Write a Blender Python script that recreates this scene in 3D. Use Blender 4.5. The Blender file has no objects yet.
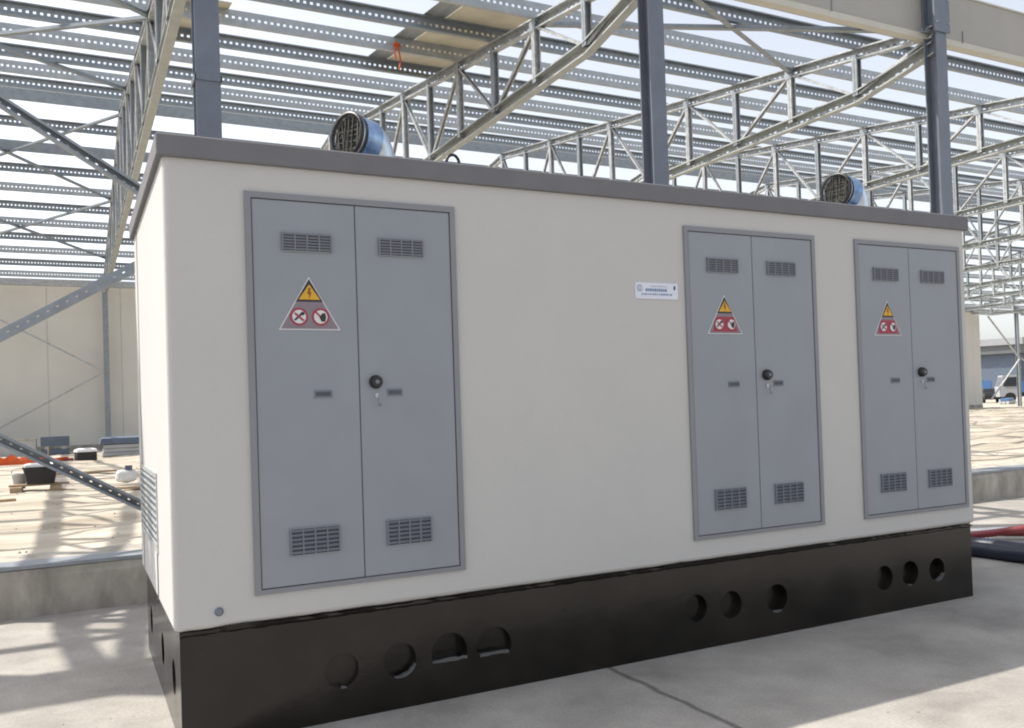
import bpy, bmesh, math, random
from mathutils import Vector, Matrix
random.seed(7)
S = bpy.context.scene
COL = S.collection
R = math.radians

# ------------------------------------------------------------------ materials
def mat(name, base, rough=0.6, metal=0.0, var=0.12, scale=6.0, bump=0.0, bscale=60.0, tint=None, spec=None,
        stretch=None, detail=6.0):
    m = bpy.data.materials.new(name); m.use_nodes = True
    nt = m.node_tree; N = nt.nodes; L = nt.links
    b = N['Principled BSDF']
    b.inputs['Roughness'].default_value = rough
    b.inputs['Metallic'].default_value = metal
    if spec is not None: b.inputs['Specular IOR Level'].default_value = spec
    tc = N.new('ShaderNodeTexCoord')
    src = tc.outputs['Object']
    if stretch:
        mp = N.new('ShaderNodeMapping'); mp.inputs['Scale'].default_value = stretch
        L.new(src, mp.inputs['Vector']); src = mp.outputs['Vector']
    n = N.new('ShaderNodeTexNoise'); n.inputs['Scale'].default_value = scale; n.inputs['Detail'].default_value = detail
    n.inputs['Roughness'].default_value = 0.62
    L.new(src, n.inputs['Vector'])
    r = N.new('ShaderNodeValToRGB')
    t = tint or base
    r.color_ramp.elements[0].position = 0.3; r.color_ramp.elements[1].position = 0.72
    r.color_ramp.elements[0].color = (*[max(0, c * (1 - var)) for c in base], 1)
    r.color_ramp.elements[1].color = (*[min(1, c * (1 + var)) for c in t], 1)
    L.new(n.outputs['Fac'], r.inputs['Fac']); L.new(r.outputs['Color'], b.inputs['Base Color'])
    mr = N.new('ShaderNodeMapRange'); mr.inputs['To Min'].default_value = max(0.05, rough - 0.1)
    mr.inputs['To Max'].default_value = min(1, rough + 0.12)
    L.new(n.outputs['Fac'], mr.inputs['Value']); L.new(mr.outputs['Result'], b.inputs['Roughness'])
    if bump:
        n2 = N.new('ShaderNodeTexNoise'); n2.inputs['Scale'].default_value = bscale; n2.inputs['Detail'].default_value = 5
        L.new(src, n2.inputs['Vector'])
        bp = N.new('ShaderNodeBump'); bp.inputs['Strength'].default_value = bump; bp.inputs['Distance'].default_value = 0.01
        L.new(n2.outputs['Fac'], bp.inputs['Height']); L.new(bp.outputs['Normal'], b.inputs['Normal'])
    return m

def apron_material():
    m = mat('apron_concrete', (0.31, 0.288, 0.258), 0.85, var=0.15, scale=1.6, bump=0.35, bscale=45, tint=(0.355, 0.335, 0.303), detail=10)
    nt = m.node_tree; N = nt.nodes; L = nt.links; b = N['Principled BSDF']
    ramp = next(n for n in N if n.bl_idname == 'ShaderNodeValToRGB')
    tc = next(n for n in N if n.bl_idname == 'ShaderNodeTexCoord')
    # wear stains with shapes of their own
    st = N.new('ShaderNodeTexNoise'); st.inputs['Scale'].default_value = 0.8; st.inputs['Detail'].default_value = 9
    st.inputs['Roughness'].default_value = 0.7; st.inputs['Distortion'].default_value = 0.6
    L.new(tc.outputs['Object'], st.inputs['Vector'])
    sr = N.new('ShaderNodeValToRGB'); sr.color_ramp.elements[0].position = 0.36; sr.color_ramp.elements[1].position = 0.52
    sr.color_ramp.elements[0].color = (0.80, 0.80, 0.81, 1); sr.color_ramp.elements[1].color = (1, 1, 1, 1)
    L.new(st.outputs['Fac'], sr.inputs['Fac'])
    mx = N.new('ShaderNodeMix'); mx.data_type = 'RGBA'; mx.blend_type = 'MULTIPLY'; mx.inputs[0].default_value = 1
    L.new(ramp.outputs['Color'], mx.inputs[6]); L.new(sr.outputs['Color'], mx.inputs[7])
    # fine speckle
    sp = N.new('ShaderNodeTexNoise'); sp.inputs['Scale'].default_value = 55; sp.inputs['Detail'].default_value = 6
    L.new(tc.outputs['Object'], sp.inputs['Vector'])
    spr = N.new('ShaderNodeMapRange'); spr.inputs['From Min'].default_value = .3; spr.inputs['From Max'].default_value = .7
    spr.inputs['To Min'].default_value = .86; spr.inputs['To Max'].default_value = 1.09
    L.new(sp.outputs['Fac'], spr.inputs['Value'])
    vo = N.new('ShaderNodeTexVoronoi'); vo.inputs['Scale'].default_value = 7.0; vo.inputs['Randomness'].default_value = 1.0
    L.new(tc.outputs['Object'], vo.inputs['Vector'])
    vm = N.new('ShaderNodeMath'); vm.operation = 'MULTIPLY_ADD'; vm.inputs[1].default_value = .11; vm.inputs[2].default_value = -.048
    vs_ = N.new('ShaderNodeSeparateColor'); L.new(vo.outputs['Color'], vs_.inputs[0]); L.new(vs_.outputs[0], vm.inputs[0])
    vg = N.new('ShaderNodeMath'); vg.operation = 'SUBTRACT'; L.new(vo.outputs['Distance'], vg.inputs[0]); L.new(vm.outputs[0], vg.inputs[1])
    vr = N.new('ShaderNodeMapRange'); vr.inputs['From Min'].default_value = 0.0; vr.inputs['From Max'].default_value = .03
    vr.inputs['To Min'].default_value = .62; vr.inputs['To Max'].default_value = 1.0; L.new(vg.outputs[0], vr.inputs['Value'])
    fl = N.new('ShaderNodeMath'); fl.operation = 'MULTIPLY'; L.new(spr.outputs['Result'], fl.inputs[0]); L.new(vr.outputs['Result'], fl.inputs[1])
    mx2 = N.new('ShaderNodeMix'); mx2.data_type = 'RGBA'; mx2.blend_type = 'MULTIPLY'; mx2.inputs[0].default_value = 1
    L.new(mx.outputs[2], mx2.inputs[6]); L.new(fl.outputs[0], mx2.inputs[7])
    # sawn joints: |x - 2.72| small, and one crossing crack, wobbling with noise
    sx = N.new('ShaderNodeSeparateXYZ'); L.new(tc.outputs['Object'], sx.inputs[0])
    wob = N.new('ShaderNodeTexNoise'); wob.inputs['Scale'].default_value = 4.0; wob.inputs['Detail'].default_value = 8
    L.new(tc.outputs['Object'], wob.inputs['Vector'])
    prev = mx2.outputs[2]
    for (axis, off, amp, w, dark) in ((0, 2.72, 0.06, 0.024, 0.42), (0, 8.72, 0.04, 0.016, 0.5), (0, -3.28, 0.04, 0.016, 0.5), (1, -3.4, 0.05, 0.015, 0.5)):
        ma = N.new('ShaderNodeMath'); ma.operation = 'MULTIPLY_ADD'; ma.inputs[1].default_value = amp; ma.inputs[2].default_value = -off - amp / 2
        L.new(wob.outputs['Fac'], ma.inputs[0])
        ad = N.new('ShaderNodeMath'); ad.operation = 'ADD'; L.new(sx.outputs[axis], ad.inputs[0]); L.new(ma.outputs[0], ad.inputs[1])
        ab = N.new('ShaderNodeMath'); ab.operation = 'ABSOLUTE'; L.new(ad.outputs[0], ab.inputs[0])
        mr = N.new('ShaderNodeMapRange'); mr.inputs['From Min'].default_value = w * .4; mr.inputs['From Max'].default_value = w * 1.3
        mr.inputs['To Min'].default_value = dark; mr.inputs['To Max'].default_value = 1
        L.new(ab.outputs[0], mr.inputs['Value'])
        mm = N.new('ShaderNodeMix'); mm.data_type = 'RGBA'; mm.blend_type = 'MULTIPLY'; mm.inputs[0].default_value = 1
        L.new(prev, mm.inputs[6]); L.new(mr.outputs['Result'], mm.inputs[7]); prev = mm.outputs[2]
    L.new(prev, b.inputs['Base Color'])
    return m

M = {}
M['plaster'] = mat('wall_plaster', (0.482, 0.474, 0.462), 0.85, var=0.028, scale=1.7, bump=0.25, bscale=70, tint=(0.482, 0.470, 0.455), detail=10)
M['roofgrey'] = mat('roof_grey', (0.15, 0.147, 0.158), 0.8, var=0.10, scale=2.5, bump=0.2, bscale=40)
M['bitumen'] = mat('black_bitumen', (0.0065, 0.0055, 0.0045), 0.19, var=0.35, scale=2.2, bump=0.12, bscale=22, tint=(0.014, 0.011, 0.0085), spec=0.42)
M['tar'] = mat('tar_seal', (0.008, 0.008, 0.008), 0.5, var=0.3, scale=8, bump=0.4)
M['door'] = mat('door_grey', (0.238, 0.257, 0.285), 0.42, var=0.05, scale=2.3, bump=0.10, bscale=2.2, detail=9)
M['doorframe'] = mat('door_frame_grey', (0.205, 0.21, 0.228), 0.5, var=0.05, scale=3)
M['slotshade'] = mat('slot_shade', (0.075, 0.083, 0.10), 0.8, var=0.2)  # dark tone painted for the shade in slots, gaps and recesses
M['louvre'] = mat('louvre_grey', (0.155, 0.172, 0.205), 0.5, var=0.05)
M['black'] = mat('black_plastic', (0.012, 0.012, 0.014), 0.4, var=0.2, scale=20)
M['brush'] = mat('vent_brush', (0.02, 0.02, 0.018), 0.6, var=0.5, scale=30, tint=(0.07, 0.065, 0.05))
M['steel'] = mat('bright_steel', (0.62, 0.63, 0.64), 0.28, 0.9, var=0.08, scale=10)
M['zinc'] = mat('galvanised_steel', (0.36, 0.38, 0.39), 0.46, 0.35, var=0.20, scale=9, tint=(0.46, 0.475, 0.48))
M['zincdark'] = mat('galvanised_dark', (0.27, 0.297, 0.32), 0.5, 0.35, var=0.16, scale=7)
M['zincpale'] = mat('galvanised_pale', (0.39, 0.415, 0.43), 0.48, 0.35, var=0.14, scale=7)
M['zincwarm'] = mat('galvanised_chord', (0.37, 0.39, 0.38), 0.52, 0.25, var=0.14, scale=5)  # bottom chord steel, faintly greener than the other zinc
M['column'] = mat('column_paint', (0.15, 0.168, 0.205), 0.42, 0.15, var=0.12, scale=3)
M['gutter'] = mat('gutter_beige', (0.36, 0.345, 0.315), 0.7, var=0.06, scale=1.5)
M['gutterlip'] = mat('gutter_lip_lit', (0.52, 0.505, 0.44), 0.7, var=0.06, scale=2)  # paler than the channel: light bounced off the ground, put into the colour
M['kerb'] = mat('kerb_concrete', (0.27, 0.245, 0.21), 0.88, var=0.26, scale=2.6, bump=0.8, bscale=18, tint=(0.42, 0.39, 0.345), stretch=(1, 1, .45), detail=9)
M['apron'] = apron_material()
M['soil'] = mat('dry_soil', (0.34, 0.285, 0.21), 0.95, var=0.26, scale=1.0, bump=1.0, bscale=4, tint=(0.46, 0.415, 0.345), detail=12, stretch=(.45, 1.7, 1))
M['farwall'] = mat('wall_panel_beige', (0.66, 0.645, 0.60), 0.85, var=0.05, scale=0.6)
M['white'] = mat('white_sheet', (0.78, 0.78, 0.78), 0.5, var=0.05)
M['signwhite'] = mat('sign_white', (0.62, 0.60, 0.62), 0.5, var=0.03)
M['signyellow'] = mat('sign_yellow', (0.62, 0.34, 0.015), 0.5, var=0.08)
M['signred'] = mat('sign_red', (0.30, 0.03, 0.05), 0.5, var=0.06)
M['signgrey'] = mat('sign_grey', (0.21, 0.17, 0.20), 0.5, var=0.06)
M['signblack'] = mat('sign_black', (0.02, 0.02, 0.02), 0.5, var=0.1)
M['signorange'] = mat('sign_flash', (0.25, 0.06, 0.01), 0.5, var=0.06)
M['plate'] = mat('plate_white', (0.63, 0.65, 0.74), 0.35, var=0.03)
M['plateblue'] = mat('plate_ink_blue', (0.16, 0.23, 0.37), 0.4, var=0.1)
M['platepale'] = mat('plate_ink_pale', (0.36, 0.40, 0.48), 0.4, var=0.1)
M['cowl'] = mat('cowl_steel', (0.50, 0.56, 0.64), 0.22, 0.85, var=0.15, scale=9)
M['cowlblue'] = mat('blue_patched_steel', (0.06, 0.17, 0.42), 0.2, 0.5, var=0.2, scale=7, tint=(0.30, 0.42, 0.58))  # blue tone with paler patches, for the band on the cowl
M['bluefilm'] = mat('blue_film', (0.10, 0.21, 0.43), 0.22, 0.45, var=0.25, scale=9)
M['bluegrey'] = mat('blue_grey_paint', (0.10, 0.13, 0.18), 0.7, var=0.15, scale=3)
M['palegrey'] = mat('pale_grey_block', (0.42, 0.43, 0.44), 0.8, var=0.1, scale=3)
M['orange'] = mat('orange_mesh', (0.62, 0.10, 0.02), 0.6, var=0.15, scale=4)
M['wood'] = mat('raw_wood', (0.34, 0.25, 0.16), 0.8, var=0.25, scale=5, stretch=(1, 8, 8))
M['board'] = mat('raw_board', (0.52, 0.49, 0.40), 0.8, var=0.12, scale=2.5)
M['navy'] = mat('navy_plastic', (0.018, 0.024, 0.045), 0.45, var=0.2)
M['redhose'] = mat('red_plastic', (0.19, 0.03, 0.035), 0.5, var=0.15)
M['sack'] = mat('white_sack', (0.66, 0.66, 0.66), 0.7, var=0.1, scale=7, bump=0.6, bscale=12)
M['cement'] = mat('cement_smear', (0.10, 0.10, 0.10), 0.9, var=0.2, scale=30)
M['truckblue'] = mat('truck_blue', (0.06, 0.14, 0.32), 0.35, var=0.1)
M['green'] = mat('dark_green_paint', (0.03, 0.07, 0.04), 0.5, var=0.2)
M['glass'] = mat('dark_glass', (0.02, 0.025, 0.03), 0.08, var=0.1)
M['rubber'] = mat('tyre_rubber', (0.015, 0.015, 0.015), 0.8, var=0.2)
M['slate'] = mat('slate_roof', (0.12, 0.13, 0.14), 0.7, var=0.12, scale=1)
M['render'] = mat('far_render', (0.30, 0.31, 0.33), 0.85, var=0.08, scale=0.5)

# ------------------------------------------------------------------ mesh builder
class MB:
    def __init__(s): s.v = []; s.f = []; s.m = []; s.sm = []; s.mats = []
    def mi(s, m):
        m = M[m] if isinstance(m, str) else m
        if m not in s.mats: s.mats.append(m)
        return s.mats.index(m)
    def add(s, vs, fs, m, smooth=False):
        o = len(s.v); i = s.mi(m); s.v += [Vector(p) for p in vs]
        for f in fs: s.f.append([o + k for k in f]); s.m.append(i); s.sm.append(smooth)
        return s
    def box(s, a, b, m):
        (x0, y0, z0), (x1, y1, z1) = a, b
        x0, x1 = min(x0, x1), max(x0, x1); y0, y1 = min(y0, y1), max(y0, y1); z0, z1 = min(z0, z1), max(z0, z1)
        return s.add([(x0,y0,z0),(x1,y0,z0),(x1,y1,z0),(x0,y1,z0),(x0,y0,z1),(x1,y0,z1),(x1,y1,z1),(x0,y1,z1)],
              [(3,2,1,0),(4,5,6,7),(0,1,5,4),(1,2,6,5),(2,3,7,6),(3,0,4,7)], m)
    def frame(s, p0, p1, up):
        p0, p1 = Vector(p0), Vector(p1); t = (p1 - p0).normalized()
        u = Vector(up); u = (u - t * u.dot(t)).normalized(); w = t.cross(u)
        return p0, p1, t, u, w
    def bar(s, p0, p1, w, h, m, up=(0,0,1)):
        p0, p1, t, u, q = s.frame(p0, p1, up); vs = []
        for p in (p0, p1):
            for a, b in ((-1,-1),(1,-1),(1,1),(-1,1)): vs.append(p + q * a * w / 2 + u * b * h / 2)
        return s.add(vs, [(0,1,2,3),(7,6,5,4),(0,4,5,1),(1,5,6,2),(2,6,7,3),(3,7,4,0)], m)
    def angle(s, p0, p1, w, m, up=(0,0,1), t_=0.008):
        p0, p1, t, u, q = s.frame(p0, p1, up)
        s.bar(p0 + u * (t_/2 - w/2), p1 + u * (t_/2 - w/2), w, t_, m, u)
        return s.bar(p0 - q * (w/2 - t_/2) + u * t_, p1 - q * (w/2 - t_/2) + u * t_, t_, w - t_, m, u)
    def chan(s, p0, p1, h, fl, m, up=(0,0,1), side=1, pitch=0.0, hole=(0.06, 0.045), th=0.004):
        """C section: web on one side (with a row of punched slots when pitch > 0), two flanges, two lips."""
        p0, p1, t, u, q = s.frame(p0, p1, up); q = q * side; Ln = (p1 - p0).length
        wq = -fl / 2
        P = lambda a, b, c: p0 + t * a + q * b + u * c
        for sg in (1, -1):                                              # flanges and lips, real sheet thickness
            c = sg * h / 2
            s.bar(P(0, 0, c), P(Ln, 0, c), fl, th, m, u)
            s.bar(P(0, fl/2 - th/2, c - sg * (th/2 + .011)), P(Ln, fl/2 - th/2, c - sg * (th/2 + .011)), th, 0.022, m, u)
        hh = h / 2 - th / 2
        if not pitch:
            return s.bar(P(0, wq + th/2, 0), P(Ln, wq + th/2, 0), th, 2*hh, m, u)
        hl, hz = hole; b = (hh + hz / 2)
        for sg in (1, -1):
            s.bar(P(0, wq + th/2, sg * b / 2 + sg * 0), P(Ln, wq + th/2, sg * b / 2), th, hh - hz / 2, m, u)
        n = int(Ln / pitch); rest = (Ln - n * pitch) / 2
        vs, fs = [], []
        for i in range(n + 1):
            a0 = max(0, rest + (i - 1) * pitch + hl + (pitch - hl)/2 - (pitch - hl) * 0) if i else 0
            a0 = rest + i * pitch - (pitch - hl) / 2; a1 = a0 + (pitch - hl)
            a0, a1 = max(0, a0), min(Ln, a1); k = len(vs)
            vs += [P(a0, wq + th/2, -hz/2), P(a1, wq + th/2, -hz/2), P(a1, wq + th/2, hz/2), P(a0, wq + th/2, hz/2)]
            fs.append((k, k+1, k+2, k+3))
        return s.add(vs, fs, m)
    def rings(s, rs, m, smooth=True, cap0=True, cap1=True):
        o = []; n = len(rs[0]); vs = [p for r in rs for p in r]; fs = []
        for i in range(len(rs) - 1):
            for j in range(n):
                k = (j + 1) % n; fs.append((i*n + j, i*n + k, (i+1)*n + k, (i+1)*n + j))
        s.add(vs, fs, m, smooth)
        if cap0: s.add(rs[0], [tuple(range(n))[::-1]], m)
        if cap1: s.add(rs[-1], [tuple(range(n))], m)
        return s
    def circ(s, c, ax, r, n=20, up=(0,0,1)):
        c = Vector(c); ax = Vector(ax).normalized(); u = Vector(up); u = u - ax * u.dot(ax)
        if u.length < 1e-4: u = Vector((1,0,0)) - ax * ax.x
        u.normalize(); q = u.cross(ax)
        return [c + (q * math.cos(a) + u * math.sin(a)) * r for a in [2*math.pi*i/n for i in range(n)]]
    def cyl(s, p0, p1, r0, m, r1=None, n=20, smooth=True):
        p0, p1 = Vector(p0), Vector(p1); r1 = r0 if r1 is None else r1
        return s.rings([s.circ(p0, p1 - p0, r0, n), s.circ(p1, p1 - p0, r1, n)], m, smooth)
    def tube(s, pts, r, m, n=10, rib=0.0):
        pts = [Vector(p) for p in pts]; out = []
        for i in range(len(pts) - 1):                                   # resample (Catmull-Rom)
            a = pts[max(0, i-1)]; b = pts[i]; c = pts[i+1]; d = pts[min(len(pts)-1, i+2)]
            k = max(4, int((c - b).length / (0.02 if rib else 0.06)))
            for j in range(k):
                t = j / k
                out.append(0.5*((2*b) + (c-a)*t + (2*a-5*b+4*c-d)*t*t + (-a+3*b-3*c+d)*t**3))
        out.append(pts[-1]); rs = []
        for i, p in enumerate(out):
            t = out[min(i+1, len(out)-1)] - out[max(i-1, 0)]
            rs.append(s.circ(p, t, r * (1 + (rib if i % 2 else 0)), n))
        return s.rings(rs, m)
    def build(s, name, parent=None, loc=None):
        me = bpy.data.meshes.new(name); me.from_pydata([tuple(v) for v in s.v], [], s.f)
        for m in s.mats: me.materials.append(m)
        me.polygons.foreach_set('material_index', s.m); me.polygons.foreach_set('use_smooth', s.sm); me.update()
        o = bpy.data.objects.new(name, me); COL.objects.link(o)
        if parent: o.parent = parent
        if loc: o.location = loc
        return o

def tag(o, label, cat, group=None, kind=None):
    if label: o['label'] = label
    if cat: o['category'] = cat
    if group: o['group'] = group
    if kind: o['kind'] = kind
    return o
def thing(name, loc, label, cat, group=None):
    o = bpy.data.objects.new(name, None); COL.objects.link(o); o.location = loc; o.empty_display_size = .2
    return tag(o, label, cat, group)
def copy_tree(o, parent=None):
    c = o.copy(); COL.objects.link(c)
    if parent: c.parent = parent
    for ch in list(o.children): copy_tree(ch, c)
    return c
ORD = ['first','second','third','fourth','fifth','sixth','seventh','eighth','ninth','tenth','eleventh','twelfth','thirteenth','fourteenth',
       'fifteenth','sixteenth','seventeenth','eighteenth','nineteenth','twentieth','twenty-first','twenty-second','twenty-third','twenty-fourth']

# ------------------------------------------------------------------ camera (solved from the cabin's corners)
YAW, PITCH, ROLL = CAMROT = (0.4742, 0.0162, -0.0329)
def cam_axes(y, p, r):
    f = Vector((math.sin(y)*math.cos(p), math.cos(y)*math.cos(p), math.sin(p))); q = Vector((math.cos(y), -math.sin(y), 0)); u = q.cross(f)
    c, s = math.cos(r), math.sin(r)
    return q*c + u*s, u*c - q*s, f
cr, cu, cf = cam_axes(*CAMROT)
cam = bpy.data.objects.new('camera', bpy.data.cameras.new('camera')); COL.objects.link(cam)
mw = Matrix((( cr.x, cu.x, -cf.x, -0.4478), (cr.y, cu.y, -cf.y, -5.0102), (cr.z, cu.z, -cf.z, 1.7899), (0,0,0,1)))
cam.matrix_world = mw
cam.data.sensor_width = 36; cam.data.lens = 876.11/1024*36
cam.data.shift_x = -10.73/1024; cam.data.shift_y = 26.36/1024
cam.data.clip_start = 0.05; cam.data.clip_end = 5000
S.camera = cam
S.cycles.filter_width = 2.0

# ------------------------------------------------------------------ light
SUN = Vector((-0.61, 0.42, 1.0)).normalized()
el = math.asin(SUN.z)
w = bpy.data.worlds.new('World'); S.world = w; w.use_nodes = True
nt = w.node_tree; bg = nt.nodes['Background']
sky = nt.nodes.new('ShaderNodeTexSky'); sky.sky_type = 'NISHITA'; sky.sun_disc = False
sky.sun_elevation = el; sky.sun_rotation = math.atan2(SUN.x, SUN.y)
sky.air_density = 1.0; sky.dust_density = 2.2; sky.ozone_density = 1.0; sky.altitude = 0
hs = nt.nodes.new('ShaderNodeHueSaturation'); hs.inputs['Saturation'].default_value = 0.35
nt.links.new(sky.outputs[0], hs.inputs['Color']); nt.links.new(hs.outputs[0], bg.inputs[0]); bg.inputs[1].default_value = 0.15
sl = bpy.data.lights.new('sun', 'SUN'); sl.energy = 3.5; sl.angle = R(0.55); sl.color = (1.0, 0.945, 0.86)
so = bpy.data.objects.new('sun', sl); COL.objects.link(so); so.rotation_euler = SUN.to_track_quat('Z', 'Y').to_euler()
so.location = (-20, 20, 40)
S.view_settings.view_transform = 'Standard'; S.view_settings.look = 'None'; S.view_settings.exposure = 0.81; S.view_settings.gamma = 1
S.view_settings.use_curve_mapping = False

# ------------------------------------------------------------------ ground
ZI = 0.40                                                               # level of the ground inside the steel frame
g = MB()
xs = [-900, -60, -20] + [-12 + i for i in range(0, 100)] + [120, 200, 1500]
ys = [4.9] + [5.5 + i * 0.9 for i in range(42)] + [46, 60, 90, 200, 2500]
vs = []
for y in ys:
    for x in xs:
        z = ZI + (random.uniform(-.05, .05) if 5.6 < y < 45 else 0); vs.append((x, y, z))
nx = len(xs)
g.add(vs, [(j*nx+i, j*nx+i+1, (j+1)*nx+i+1, (j+1)*nx+i) for j in range(len(ys)-1) for i in range(nx-1)], 'soil', True)
tag(g.build('ground'), None, None, kind='structure')
a = MB(); a.add([(-900,-900,0),(1500,-900,0),(1500,4.5,0),(-900,4.5,0)], [(0,1,2,3)], 'apron')
tag(a.build('pavement'), None, None, kind='structure')

k = MB()
n = 90; prof = []
for i in range(n + 1):
    x = -14 + i * 1.2
    j = lambda s_: random.uniform(-s_, s_)
    prof.append([(x, 4.2 + j(.012), -.05), (x, 4.2 + j(.012), .36 + j(.01)), (x, 4.225 + j(.01), .43 + j(.008)), (x, 5.25 + j(.02), .44 + j(.01)), (x, 5.3, .2)])
vs = [p for q in prof for p in q]
k.add(vs, [(i*5+c, (i+1)*5+c, (i+1)*5+c+1, i*5+c+1) for i in range(n) for c in range(4)], 'kerb')
o = tag(k.build('foundation_kerb'), 'low rough concrete foundation kerb along the front of the steel frame', 'kerb')

# ------------------------------------------------------------------ transformer cabin
L_, D_, HB, HT = 6.50, 2.43, 0.633, 3.18
cab = thing('transformer_cabin', (L_/2, D_/2, 0), 'large off white prefabricated transformer cabin on a black plinth with three grey double doors', 'cabin')
OFF = Vector((-L_/2, -D_/2, 0))
def cpart(mb, name, parent=cab):
    if parent is cab: mb.v = [v + OFF for v in mb.v]
    else: mb.v = [v + OFF for v in mb.v]
    return mb.build(name, parent)
def rrect(x0, y0, x1, y1, r, z, n=6):
    pts = []
    for cx, cy, a0 in ((x1-r, y0+r, -90), (x1-r, y1-r, 0), (x0+r, y1-r, 90), (x0+r, y0+r, 180)):
        for i in range(n+1):
            a_ = R(a0 + 90*i/n); pts.append(Vector((cx + r*math.cos(a_), cy + r*math.sin(a_), z)))
    return pts
b = MB()
b.rings([rrect(.025,.025,L_-.025,D_-.025,.03,HB), rrect(.007,.007,L_-.007,D_-.007,.032,HB+.010), rrect(0,0,L_,D_,.035,HB+.03), rrect(0,0,L_,D_,.035,HT)], 'plaster', True)
body = cpart(b, 'wall_shell')
for p in body.data.polygons: p.use_smooth = abs(p.normal.z) < .5 and p.area < 0.4
b = MB()
rr = lambda e, z: rrect(-.03-e, -.03-e, L_+.03+e, D_+.03+e, .010, z, 3)
b.rings([rr(-.006,HT), rr(0,HT+.006), rr(0,HT+.114), rr(-.008,HT+.122)], 'roofgrey', False)
cpart(b, 'roof_slab')

# plinth with knocked recesses
def bool_cut(o, cutters):
    for c in cutters:
        md = o.modifiers.new('cut', 'BOOLEAN'); md.operation = 'DIFFERENCE'; md.object = c; md.solver = 'EXACT'
    dg = bpy.context.evaluated_depsgraph_get()
    me = bpy.data.meshes.new_from_object(o.evaluated_get(dg))
    o.modifiers.clear(); o.data = me
    for c in cutters: bpy.data.objects.remove(c)
pl = MB(); pl.box((.03,.03,0), (L_-.03, D_-.03, HB-.004), 'bitumen')
plinth = pl.build('plinth')
cut = MB()
holes = [(.903,.285,.100,0,.035),(1.255,.288,.103,0,.055),(1.575,.285,.118,1,.09),(1.877,.275,.122,1,.05),(3.47,.297,.098,0,.05),(3.79,.280,.100,0,.06),
         (4.232,.272,.104,0,.08),(5.385,.285,.098,0,.06),(5.69,.289,.1,0,.07),(6.02,.282,.095,0,.08)]
def hole_outline(x, z, r, kind):
    pts = []
    for i in range(28):
        a_ = 2*math.pi*i/28; px, pz = r*math.cos(a_), r*math.sin(a_)
        if kind == 1: pz = max(pz, -r*.33)
        if kind == 2 and pz < 0: px = px if px > -r*.55 else -r*.55
        pts.append((x+px, z+pz))
    out = []
    for p in pts:
        if not out or (abs(p[0]-out[-1][0]) + abs(p[1]-out[-1][1])) > 1e-4: out.append(p)
    return out
for (x, z, r, kd, dp) in holes:
    h = hole_outline(x, z, r, kd)
    cut.rings([[Vector((p[0], -.1, p[1])) for p in h], [Vector((p[0], .03+dp, p[1])) for p in h]], 'tar', False)
for y in (.40, 1.10, 2.02):
    cut.rings([MB().circ((-.1,y,.30),(1,0,0),.10,24), MB().circ((.10,y,.30),(1,0,0),.10,24)], 'tar', False)
c = cut.build('cutter')
bm = bmesh.new(); bm.from_mesh(c.data); bmesh.ops.remove_doubles(bm, verts=bm.verts, dist=1e-5); bmesh.ops.recalc_face_normals(bm, faces=bm.faces); bm.to_mesh(c.data); bm.free()
bm = bmesh.new(); bm.from_mesh(plinth.data); bmesh.ops.recalc_face_normals(bm, faces=bm.faces); bm.to_mesh(plinth.data); bm.free()
bool_cut(plinth, [c])
plinth.parent = cab; plinth.location = OFF
def cement(x, z, r, a0, a1, t):
    q = MB(); out, inn = [], []
    for i in range(9):
        f = i/8; a_ = R(a0 + (a1-a0)*f); e = t*.45*math.sin(math.pi*f)*random.uniform(.4,1.3) + .001
        out.append((x + (r+.004)*math.cos(a_), z + (r+.004)*math.sin(a_))); inn.append((x + (r-e)*math.cos(a_), z + (r-e)*math.sin(a_)))
    vs = [Vector((p[0], .026, p[1])) for p in out + inn] + [Vector((p[0], .055, p[1])) for p in out + inn]
    fs = [(i, i+1, 9+i+1, 9+i) for i in range(8)] + [(9+i, 9+i+1, 27+i+1, 27+i) for i in range(8)]
    q.add(vs, fs, 'cement'); q.v = [v for v in q.v]; return q.build('cement_smear', plinth)
cement(.91,.285,.1,-100,-80,.02); cement(1.255,.288,.103,-110,-20,.026); cement(4.232,.272,.104,-115,-65,.02); cement(6.02,.282,.095,-100,-25,.02); cement(5.69,.289,.1,-105,-80,.014)
for (x, z, wd) in ((1.575,.241,.23),(1.877,.231,.2)):
    q = MB(); vs = []
    for i in range(9):
        xx = x - wd/2 + wd*i/8; vs += [Vector((xx,.025,z-.005-random.uniform(0,.008))), Vector((xx,.025,z+.005+random.uniform(0,.008))), Vector((xx,.06,z+.004))]
    q.add(vs, [(i*3, i*3+3, i*3+4, i*3+1) for i in range(8)] + [(i*3+1, i*3+4, i*3+5, i*3+2) for i in range(8)], 'cement'); q.build('cement_smear', plinth)
# ragged tar line where wall meets plinth
q = MB(); vs = []; nn = 160; zz = .625
for i in range(nn+1):
    x = .03 + (L_-.06)*i/nn
    zz = .86*zz + .14*(.634+.006*math.sin(i*.21)) + random.uniform(-.006,.006); zz = min(max(zz,.620),.650)
    vs += [Vector((x,-.0025 if zz>.63 else .012,zz)), Vector((x,.012,.612)), Vector((x,.030,.598+random.uniform(-.004,.004)))]
q.add(vs, [(i*3, i*3+1, i*3+4, i*3+3) for i in range(nn)] + [(i*3+1, i*3+2, i*3+5, i*3+4) for i in range(nn)], 'bitumen')
cpart(q, 'tar_seal')

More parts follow.
